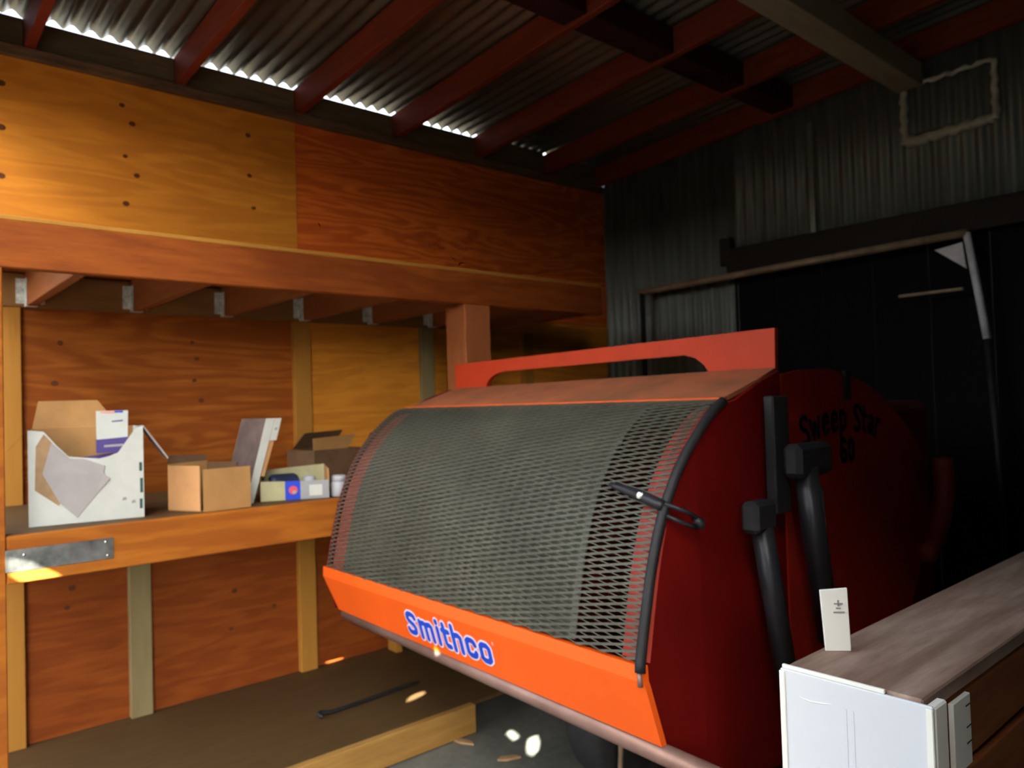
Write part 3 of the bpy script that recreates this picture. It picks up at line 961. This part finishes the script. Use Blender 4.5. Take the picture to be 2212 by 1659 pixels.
lp['label'] = 'bright orange lower front panel with blue lettering'

# lettering on the lower panel
UX, UZ = 0.44 / 31.4, 0.0104
LET = [
    (5.0, [[(3.8, 5.9), (3.5, 6.6), (2.7, 6.9), (1.6, 6.9), (0.9, 6.3), (0.8, 5.4), (1.3, 4.5), (2.9, 3.6), (3.5, 2.7), (3.4, 1.5), (2.7, 0.8), (1.6, 0.8), (0.9, 1.0), (0.6, 1.8)]]),
    (6.9, [[(0.8, 0.5), (0.8, 5.6)], [(0.8, 5.0), (2.3, 5.4), (3.0, 4.9), (3.1, 0.5)], [(3.1, 5.0), (4.6, 5.4), (5.3, 4.9), (5.4, 0.5)]]),
    (2.3, [[(0.8, 0.5), (0.8, 5.4)], [(0.8, 7.2), (0.8, 7.5)]]),
    (3.4, [[(1.0, 7.3), (1.0, 1.5), (1.5, 0.8), (2.5, 0.8)], [(0.3, 5.3), (2.5, 5.3)]]),
    (4.8, [[(0.8, 0.5), (0.8, 7.8)], [(0.8, 5.0), (2.6, 5.4), (3.4, 4.8), (3.4, 0.5)]]),
    (4.7, [[(3.5, 4.3), (3.2, 5.1), (2.6, 5.4), (1.5, 5.4), (0.8, 4.7), (0.8, 1.5), (1.5, 0.8), (2.6, 0.8), (3.2, 1.1), (3.5, 1.9)]]),
    (4.3, [[(0.8, 1.5), (0.8, 4.7), (1.5, 5.4), (2.8, 5.4), (3.5, 4.7), (3.5, 1.5), (2.8, 0.8), (1.5, 0.8), (0.8, 1.5)]]),
]


def panel_pt(x, z, lift):
    n = Vector((0, -0.963, -0.268))
    k = (x - XL) / (XR - XL)
    za, zb = 0.832 + 0.004 - 0.012 * k, 0.706 + 0.010 - 0.036 * k
    t = (za - z) / (za - zb)
    return Vector((x, 1.361 + 0.035 * t, z)) + n * lift


def strokes(name, lines, x0, z0, hw, lift, mat):
    bm = bmesh.new()
    th = 0.0007
    for ln in lines:
        P = [(x0 + a * UX, z0 + b * UZ - 0.010 * ((x0 + a * UX) - 1.6)) for a, b in ln]
        for i, (a, b) in enumerate(P):
            n = 10
            prism(bm, [panel_pt(a + hw * math.cos(k * 2 * math.pi / n), b + hw * math.sin(k * 2 * math.pi / n), lift) for k in range(n)], panel_pt(0, 0, th) - panel_pt(0, 0, 0))
            if i + 1 < len(P):
                c, d = P[i + 1]
                L = math.hypot(c - a, d - b)
                ox, oz = -(d - b) / L * hw, (c - a) / L * hw
                prism(bm, [panel_pt(a + ox, b + oz, lift), panel_pt(a - ox, b - oz, lift), panel_pt(c - ox, d - oz, lift), panel_pt(c + ox, d + oz, lift)], panel_pt(0, 0, th) - panel_pt(0, 0, 0))
    return link(name, bm, mat, lp)


cx = 1.603
for adv, lines in LET:
    strokes('letter_outline', lines, cx, 0.7325, 0.0140, 0.0008, 'white_ink')
    strokes('letter', lines, cx, 0.7325, 0.0085, 0.0018, 'blue_ink')
    cx += adv * UX
strokes('trademark_dot', [[(0, 6.6), (0, 6.9)]], cx + 0.012, 0.7325, 0.004, 0.0006, 'pink')

# hood, lip, rear handle panel
poly('hood', [(XL + 0.005, 1.752, 1.470), (XR - 0.03, 1.752, 1.476), (XR - 0.01, 1.873, 1.520), (XR - 0.012, 1.985, 1.556), (XL + 0.03, 1.985, 1.548)], (0, 0.004, -0.012), 'hood', sw)
box('hood_lip', (XL + 0.002, 1.741, 1.4585), (XR - 0.028, 1.7515, 1.4745), 'orange', sw, bevel=0.002)
box('hood_bracket', (1.965, 1.715, 1.448), (1.992, 1.7405, 1.466), 'hood', sw)
out = [(1.094, 1.535), (1.092, 1.651), (2.608, 1.668), (2.604, 1.535), (2.39, 1.535)]
inn = [(2.385, 1.552), (2.365, 1.578), (2.335, 1.600), (2.295, 1.611), (1.43, 1.606), (1.375, 1.600), (1.335, 1.585), (1.310, 1.565), (1.296, 1.535)]
poly('rear_handle_panel', [(a, 1.985, b) for a, b in out + inn], (0, 0.018, 0), 'orange_bar', sw)
# edge trim, latch
tr_pts = []
for i in range(26):
    s = 0.055 + (TOT - 0.035) * i / 25
    p, nn = prof(min(s, TOT), 0.008)
    yk = max(0.0, (1.575 - p.y) / 0.205)
    tr_pts.append((XR - 0.002 - 0.020 * yk, p.y, p.z))
tr_pts += [(XR - 0.020, 1.357, 0.852)]
et = pipe('edge_trim', tr_pts, 0.0125, 'black', sw, 10)
pipe('trim_rod', [(XR - 0.020, 1.354, 0.853), (XR - 0.018, 1.354, 0.822)], 0.006, 'tube', sw, 8)
lt = pipe('latch', smoothpath([(2.435, 1.462, 1.262), (2.50, 1.462, 1.248), (2.56, 1.452, 1.236), (2.61, 1.450, 1.222)], 4), [0.006, 0.008, 0.010, 0.011, 0.012, 0.013, 0.014, 0.014, 0.014, 0.014, 0.014, 0.014, 0.013][:13], 'black_gloss', sw, 10)
bm = bmesh.new()
lathe(bm, (2.545, 1.447, 1.243), (0.1, -0.9, 0.4), [(0.010, 0), (0.010, 0.006), (0.006, 0.008)], 12)
link('latch_bolt', bm, 'chrome', lt)
pipe('latch_rod', [(2.612, 1.452, 1.228), (2.645, 1.49, 1.208), (2.655, 1.525, 1.188)], 0.0055, 'black_gloss', lt, 8)
pipe('latch_rod', [(2.606, 1.446, 1.205), (2.640, 1.482, 1.182), (2.652, 1.52, 1.166)], 0.0055, 'black_gloss', lt, 8)
bm = bmesh.new()
tube(bm, [(2.652, 1.516, 1.186), (2.656, 1.530, 1.178), (2.655, 1.532, 1.164)], [0.009, 0.013, 0.009], 10)
link('latch_end', bm, 'black_gloss', lt, smooth=True)

# bumper tube under the panel
pipe('bumper_tube', [(XL + 0.055, 1.423, 0.700), (XR + 0.16, 1.413, 0.650)], 0.024, 'tube', sw, 16)
box('hopper_floor', (XL + 0.06, 1.43, 0.66), (XR - 0.02, 1.975, 0.685), 'red_dark', sw)
box('hopper_back', (XL + 0.02, 1.955, 0.69), (XR - 0.015, 1.975, 1.53), 'red_dark', sw)
# rear body
box('engine_housing', (XL + 0.10, 2.01, 0.46), (XR - 0.04, 3.15, 1.44), 'red_dark', sw, bevel=0.03)
arc = [(2.2 + 1.09 * math.sin(a), 0.463 + 1.09 * math.cos(a)) for a in [(-0.25 + 0.083 * k) for k in range(13)]]
arc = [(a, b) for a, b in arc if a > 2.0]
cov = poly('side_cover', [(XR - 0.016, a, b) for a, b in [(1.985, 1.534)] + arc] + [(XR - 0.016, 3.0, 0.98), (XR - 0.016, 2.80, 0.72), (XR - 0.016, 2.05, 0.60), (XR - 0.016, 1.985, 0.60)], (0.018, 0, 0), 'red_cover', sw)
cov['label'] = 'dark red arched side cover with a worn decal'
GL = {
    'S': (4.6, [[(3.8, 5.9), (3.3, 6.8), (2.2, 7.0), (1.0, 6.5), (0.8, 5.2), (1.6, 4.2), (3.0, 3.4), (3.6, 2.3), (3.2, 1.0), (2.0, 0.6), (0.7, 1.3)]]),
    'w': (5.6, [[(0.5, 5.2), (1.4, 0.8), (2.5, 4.4), (3.6, 0.8), (4.6, 5.2)]]),
    'e': (4.4, [[(0.9, 3.1), (3.5, 3.3), (3.2, 4.8), (2.1, 5.3), (0.9, 4.3), (0.8, 2.0), (1.6, 0.8), (3.4, 1.2)]]),
    'p': (4.5, [[(0.8, -1.8), (0.8, 5.2)], [(0.8, 4.2), (2.2, 5.2), (3.5, 4.2), (3.5, 1.9), (2.2, 0.8), (0.8, 1.8)]]),
    't': (3.2, [[(1.2, 7.0), (1.2, 1.4), (2.4, 0.8)], [(0.3, 5.0), (2.5, 5.0)]]),
    'a': (4.5, [[(0.9, 4.7), (2.2, 5.3), (3.4, 4.5), (3.4, 0.7)], [(3.4, 3.0), (1.6, 3.0), (0.8, 1.9), (1.4, 0.8), (3.2, 1.4)]]),
    'r': (3.4, [[(0.8, 0.6), (0.8, 5.2)], [(0.8, 4.0), (1.8, 5.2), (3.0, 5.0)]]),
    '6': (5.0, [[(3.6, 6.4), (2.4, 7.0), (1.0, 5.6), (0.7, 2.6), (1.4, 0.8), (2.9, 0.7), (3.8, 2.0), (3.4, 3.6), (2.0, 4.0), (0.8, 2.8)]]),
    '0': (4.8, [[(2.2, 0.6), (0.9, 1.8), (0.8, 5.6), (2.2, 7.0), (3.6, 5.6), (3.6, 1.8), (2.2, 0.6)]]),
}


def cover_glyph(ch, place, u, hw, mat):
    """place(x, y) -> (Y, Z) on the cover face"""
    bm = bmesh.new()
    X0 = XR + 0.0024
    for ln in GL[ch][1]:
        P = [place(a * u, b * u) for a, b in ln]
        for i, (a, b) in enumerate(P):
            prism(bm, [(X0, a + hw * math.cos(k * math.pi / 4), b + hw * math.sin(k * math.pi / 4)) for k in range(8)], (0.0008, 0, 0))
            if i + 1 < len(P):
                c, d = P[i + 1]
                L = math.hypot(c - a, d - b)
                o1, o2 = -(d - b) / L * hw, (c - a) / L * hw
                prism(bm, [(X0, a + o1, b + o2), (X0, a - o1, b - o2), (X0, c - o1, d - o2), (X0, c + o1, d + o2)], (0.0008, 0, 0))
    link('decal_letter', bm, mat, cov)


RR, CY0, CZ0, ug = 0.88, 2.345, 0.475, 0.0122
pos = -sum((GL[c][0] if c != ' ' else 3.0) for c in 'Sweep Star') * ug / 2
for ch in 'Sweep Star':
    if ch == ' ':
        pos += 3.0 * ug
        continue
    cover_glyph(ch, lambda x, y, p=pos: (CY0 + (RR + y) * math.sin((p + x) / RR), CZ0 + (RR + y) * math.cos((p + x) / RR)), ug, 0.0085, 'decal_dark')
    pos += GL[ch][0] * ug
for k, ch in enumerate('60'):
    cover_glyph(ch, lambda x, y, p=k: (2.318 + p * 0.052 + x, 1.258 + y), 0.0105, 0.0085, 'decal_dark')
box('cover_notch', (XR + 0.0022, 2.352, 1.455), (XR + 0.012, 2.392, 1.548), 'black', cov)  # black strip stands for the dark notch in the cover
bm = bmesh.new()
tube(bm, smoothpath([(2.70, 2.92, 1.24), (2.70, 2.93, 1.12), (2.70, 2.86, 1.0), (2.70, 2.74, 0.92)], 5), [0.035] * 16, 10)
link('fender_guard', bm, 'red_deep', sw, smooth=True)
# hydraulic cylinders
c1 = pipe('hydraulic_cylinder', [(2.70, 1.725, 1.15), (2.70, 1.825, 0.72)], 0.028, 'black_gloss', sw, 14)
box('clevis', (2.675, 1.665, 1.135), (2.725, 1.765, 1.215), 'black', c1, bevel=0.012)
c2 = pipe('hydraulic_cylinder', [(2.71, 1.935, 1.28), (2.71, 2.03, 0.80)], 0.032, 'black_gloss', sw, 14)
box('clevis', (2.68, 1.865, 1.255), (2.735, 2.05, 1.345), 'black', c2, bevel=0.014)
pipe('lift_rod', [(2.735, 1.965, 1.225), (2.735, 1.985, 1.05)], 0.006, 'chrome', sw, 8)
box('pivot_plate', (2.645, 1.845, 1.16), (2.675, 1.925, 1.475), 'black', sw, bevel=0.004)


# chassis and wheels
def wheel(cx_, cy_, r, wd):
    bm = bmesh.new()
    lathe(bm, (cx_ - wd / 2, cy_, r), (1, 0, 0), [(r * 0.55, 0), (r * 0.80, 0.0), (r * 0.95, wd * 0.10), (r, wd * 0.28), (r, wd * 0.72), (r * 0.95, wd * 0.90), (r * 0.80, wd), (r * 0.55, wd)], 36)
    t_ = link('tyre', bm, 'tyre', sw, smooth=True)
    bm = bmesh.new()
    lathe(bm, (cx_ - wd * 0.42, cy_, r), (1, 0, 0), [(r * 0.56, 0), (r * 0.56, wd * 0.84)], 24)
    link('rim', bm, 'red_dark', t_)


for (a, b) in ((1.70, 2.29), (2.20, 2.29)):
    wheel(a, b, 0.235, 0.19)
wheel(1.84, 3.0, 0.235, 0.22)
box('axle', (1.40, 2.26, 0.205), (2.31, 2.32, 0.265), 'black', sw)
for a in (1.36, 2.32):
    box('chassis_rail', (a, 2.02, 0.36), (a + 0.05, 3.15, 0.455), 'black', sw)
    box('axle_hanger', (a + 0.002, 2.23, 0.20), (a + 0.048, 2.35, 0.359), 'black', sw)
box('rear_fork', (1.70, 2.97, 0.2), (1.725, 3.03, 0.455), 'black', sw)
box('rear_fork', (1.955, 2.97, 0.2), (1.98, 3.03, 0.455), 'black', sw)
box('frame_crossbar', (1.412, 2.03, 0.38), (2.318, 2.08, 0.455), 'black', sw)
for a in (1.362, 2.322):
    box('hopper_stay', (a, 1.90, 0.440), (a + 0.045, 2.019, 0.659), 'black', sw)
pipe('drive_hose', smoothpath([(1.70, 2.0, 0.012), (1.79, 2.01, 0.014), (1.85, 2.04, 0.03), (1.88, 2.08, 0.12), (1.88, 2.10, 0.38)], 6), 0.010, 'rust_steel', sw, 8)

# ------------------------------------------------------------------ partition rail with white plastic end (lower right)
pt = thing('wooden_partition', 'weathered timber half wall with its end wrapped in white plastic', 'partition', (3.14, 1.3, 0))
box('top_plank', (3.028, 1.244, 0.972), (3.255, 4.05, 1.0), 'weathered', pt, bevel=0.003)
for k in range(7):
    z1 = 0.968 - k * 0.135
    box('side_board', (3.215, 1.30, max(0.002, z1 - 0.118)), (3.252, 4.05, z1), 'side_board', pt, bevel=0.003)
    box('side_board', (3.030, 1.250, max(0.002, z1 - 0.132)), (3.066, 4.05, z1), 'side_board', pt, bevel=0.003)
for yy in (1.32, 2.6, 3.9):
    box('upright', (3.067, yy, 0.0), (3.214, yy + 0.09, 0.9715), 'dark_wood', pt)
ec = box('end_cover', (3.020, 1.236, 0.0), (3.272, 1.2435, 0.995), 'white_pvc', pt, bevel=0.002)
box('cover_lip', (3.024, 1.2365, 0.9955), (3.20, 1.2430, 1.0025), 'white_edge', ec, bevel=0.001)
box('cover_return', (3.256, 1.2440, 0.0), (3.2725, 1.292, 0.992), 'white_edge', ec, bevel=0.003)
box('cover_ridge', (3.1335, 1.2352, 0.0), (3.1380, 1.2359, 0.955), 'white_pvc', ec, bevel=0.0003)
box('cover_ridge', (3.1465, 1.2352, 0.0), (3.1500, 1.2359, 0.955), 'white_pvc', ec, bevel=0.0003)
box('cover_edge', (3.020, 1.2325, 0.0), (3.030, 1.2359, 0.992), 'white_edge', ec, bevel=0.0012)
box('cover_edge', (3.262, 1.2325, 0.0), (3.2725, 1.2359, 0.992), 'white_edge', ec, bevel=0.0012)
bm = bmesh.new()
tube(bm, [(3.055, 1.2362, 0.953), (3.075, 1.2358, 0.951), (3.095, 1.2358, 0.953), (3.112, 1.2362, 0.956)], [0.0006, 0.0012, 0.0012, 0.0006], 6)
link('wrinkle', bm, 'white_edge', ec, smooth=True)
# gauge strip fixed on its side
gs = box('marked_strip', (3.2535, 1.345, 0.850), (3.262, 1.420, 0.966), 'white_edge', None, 0.001, org=(3.258, 1.38, 0.85))
tag(gs, 'short white plastic strip with dark ticks on the half wall side', 'strip')
for zz in (0.948, 0.913, 0.887):
    box('tick_mark', (3.2621, 1.398, zz), (3.2628, 1.4185, zz + 0.002), 'ink', gs, bevel=0)
# white tag standing on the top plank
ws = poly('white_tag', [(3.040, 1.362, 1.0005), (3.073, 1.394, 1.0005), (3.069, 1.396, 1.115), (3.034, 1.360, 1.112)], (0.004, -0.005, 0), 'white_edge', None, 0.001, org=(3.05, 1.4, 1.0))
tag(ws, 'upright white plastic tag standing on the half wall plank', 'tag')
for (t0, t1, z0, z1) in ((0.45, 0.78, 1.086, 1.0885), (0.52, 0.70, 1.078, 1.0805), (0.42, 0.84, 1.0705, 1.073), (0.58, 0.64, 1.083, 1.094)):
    bm = bmesh.new()
    tp = lambda t, z: Vector((3.0365, 1.361, 0)).lerp(Vector((3.0705, 1.395, 0)), t) + Vector((0.0046, -0.0056, z))
    prism(bm, [tp(t0, z0), tp(t1, z0), tp(t1, z1), tp(t0, z1)], (0.0006, -0.0006, 0))
    link('printed_mark', bm, 'ink_soft', ws)

# ------------------------------------------------------------------ steel frame standing in the dark by the back wall
fr = thing('steel_frame', 'thin steel frame with a pale post and corner gusset in the dark', 'frame', (2.5, 4.07, 0))
pipe('top_rail', [(0.42, 4.07, 2.205), (2.445, 4.07, 2.232)], 0.021, 'rust_steel', fr, 12)
pipe('post', [(2.445, 4.07, 2.232), (2.512, 4.07, 1.715)], 0.018, 'pale_steel', fr, 12)
pipe('lower_post', [(2.512, 4.07, 1.715), (2.545, 4.07, 0.93), (2.56, 4.07, 0.0)], 0.016, 'dark_steel', fr, 12)  # same post continued downwards in a much darker tone
pipe('lower_post', [(0.45, 4.07, 2.205), (0.45, 4.07, 0.129)], 0.018, 'dark_steel', fr, 12)
poly('gusset', [(2.30, 4.064, 2.172), (2.425, 4.064, 2.190), (2.438, 4.064, 2.06)], (0, 0.008, 0), 'pale_steel', fr)
box('cross_bar', (2.12, 4.06, 1.958), (2.42, 4.075, 1.972), 'rust_steel', fr)

# ------------------------------------------------------------------ chips on the floor
for i, (x, y, a, sx, lab) in enumerate(((1.0 + 0.035, 2.02, 0.3, 0.055, 'splintered wood chip on the concrete by the yellow board'), (1.29, 2.06, 1.0, 0.05, 'small wood chip on the concrete near the tyre'))):
    bm = bmesh.new()
    T = Matrix.Translation((x, y, 0.0)) @ Matrix.Rotation(a, 4, 'Z')
    prism(bm, [T @ Vector(p) for p in ((-sx, -0.012, 0.001), (-sx * 0.2, -0.02, 0.001), (sx, -0.006, 0.001), (sx * 0.6, 0.014, 0.001), (-sx * 0.6, 0.016, 0.001))], (0, 0, 0.008))
    tag(link('wood_chip', bm, 'chip', None, (x, y, 0.0)), lab, 'wood chip', 'wood chips on the floor')

# ------------------------------------------------------------------ unseen tree outside the doorway, leaves parted to place the sun spots
SPOTS = [(Vector((0.728, 1.97, 0.128)), 0.030), (Vector((0.725, 2.010, 0.128)), 0.028), (Vector((1.742, 1.400, 0.690)), 0.020),
         (Vector((1.10, 2.225, 0.0)), 0.014), (Vector((1.165, 2.205, 0.0)), 0.026), (Vector((1.235, 2.245, 0.0)), 0.034), (Vector((1.275, 2.215, 0.0)), 0.034), (Vector((1.31, 2.18, 0.0)), 0.028),
         (Vector((1.00, 0.41, 0.990)), 0.026), (Vector((1.0, 0.465, 0.992)), 0.024), (Vector((1.003, 0.385, 1.030)), 0.026), (Vector((1.003, 0.425, 1.020)), 0.020)]
random.seed(21)
tre = thing('sun_spot_tree', 'unseen leafy tree outside the doorway, leaves parted to place sun spots', 'tree', (6.3, -7.0, -0.13))
pipe('trunk', [(6.3, -7.0, -0.13), (6.35, -7.05, 1.5), (6.2, -7.0, 3.2), (6.3, -6.9, 5.0)], [0.22, 0.17, 0.13, 0.05], 'bark', tre, 12)
bm = bmesh.new()
cnt = 0
while cnt < 11500:
    p = Vector((random.uniform(1.2, 11.4), random.uniform(-7.9, -6.1), random.uniform(2.2, 8.0)))
    if ((p.x - 6.3) / 4.1) ** 2 + ((p.z - 5.1) / 2.8) ** 2 > 1.0:
        continue
    cnt += 1
    n = Vector((random.gauss(0, 0.5), random.gauss(0, 0.5), random.gauss(0, 0.5))) - SUN_DIR
    n.normalize()
    a = n.cross(Vector((0.2, 0.4, 0.9))).normalized()
    b = n.cross(a)
    th = random.uniform(0, 6.28)
    a, b = a * math.cos(th) + b * math.sin(th), b * math.cos(th) - a * math.sin(th)
    L = random.uniform(0.15, 0.21)
    for rep in range(3):
        for c_, r_ in SPOTS:
            q_ = c_ + SUN_DIR * ((p - c_).dot(n) / SUN_DIR.dot(n))
            h_ = q_ - p
            val = abs(h_.dot(a)) / (L + r_) + abs(h_.dot(b)) / (L * 0.75 + r_)
            if val < 1.0:
                p = q_ - (h_ / max(val, 0.02)) * 1.01
    bm.faces.new([bm.verts.new(p + q) for q in (a * L, b * L * 0.75, -a * L, -b * L * 0.75)])
lv = link('foliage', bm, 'leaf', tre)
lv['kind'] = 'stuff'

# dark evergreen hedge across the yard, unseen, added to cut low light into the shed
bm = bmesh.new()
nxh, nzh = 110, 22
grid = []
for i in range(nxh + 1):
    col = []
    for k in range(nzh + 1):
        zz = -0.13 + 3.4 * k / nzh
        bulge = 0.35 * math.sin(i * 0.55) + 0.22 * math.sin(i * 1.31 + k * 0.4) - 0.010 * max(0, k - 14) ** 2 * 1.6
        col.append(bm.verts.new((-13 + 32 * i / nxh, -10.0 + bulge + random.uniform(-0.13, 0.13), zz + (random.uniform(-0.12, 0.12) if 0 < k else 0))))
    grid.append(col)
back = [[bm.verts.new((-13 + 32 * i / nxh, -12.2, z)) for z in (-0.13, 3.1)] for i in range(nxh + 1)]
for i in range(nxh):
    for k in range(nzh):
        bm.faces.new((grid[i][k], grid[i + 1][k], grid[i + 1][k + 1], grid[i][k + 1]))
    bm.faces.new((grid[i][nzh], grid[i + 1][nzh], back[i + 1][1], back[i][1]))
    bm.faces.new((back[i][1], back[i + 1][1], back[i + 1][0], back[i][0]))
hd = link('added_hedge', bm, 'leaf', None, (3, -10.5, -0.13))
tag(hd, 'tall dark evergreen hedge unseen behind the photographer, put there to cut low light', 'added_hedge')
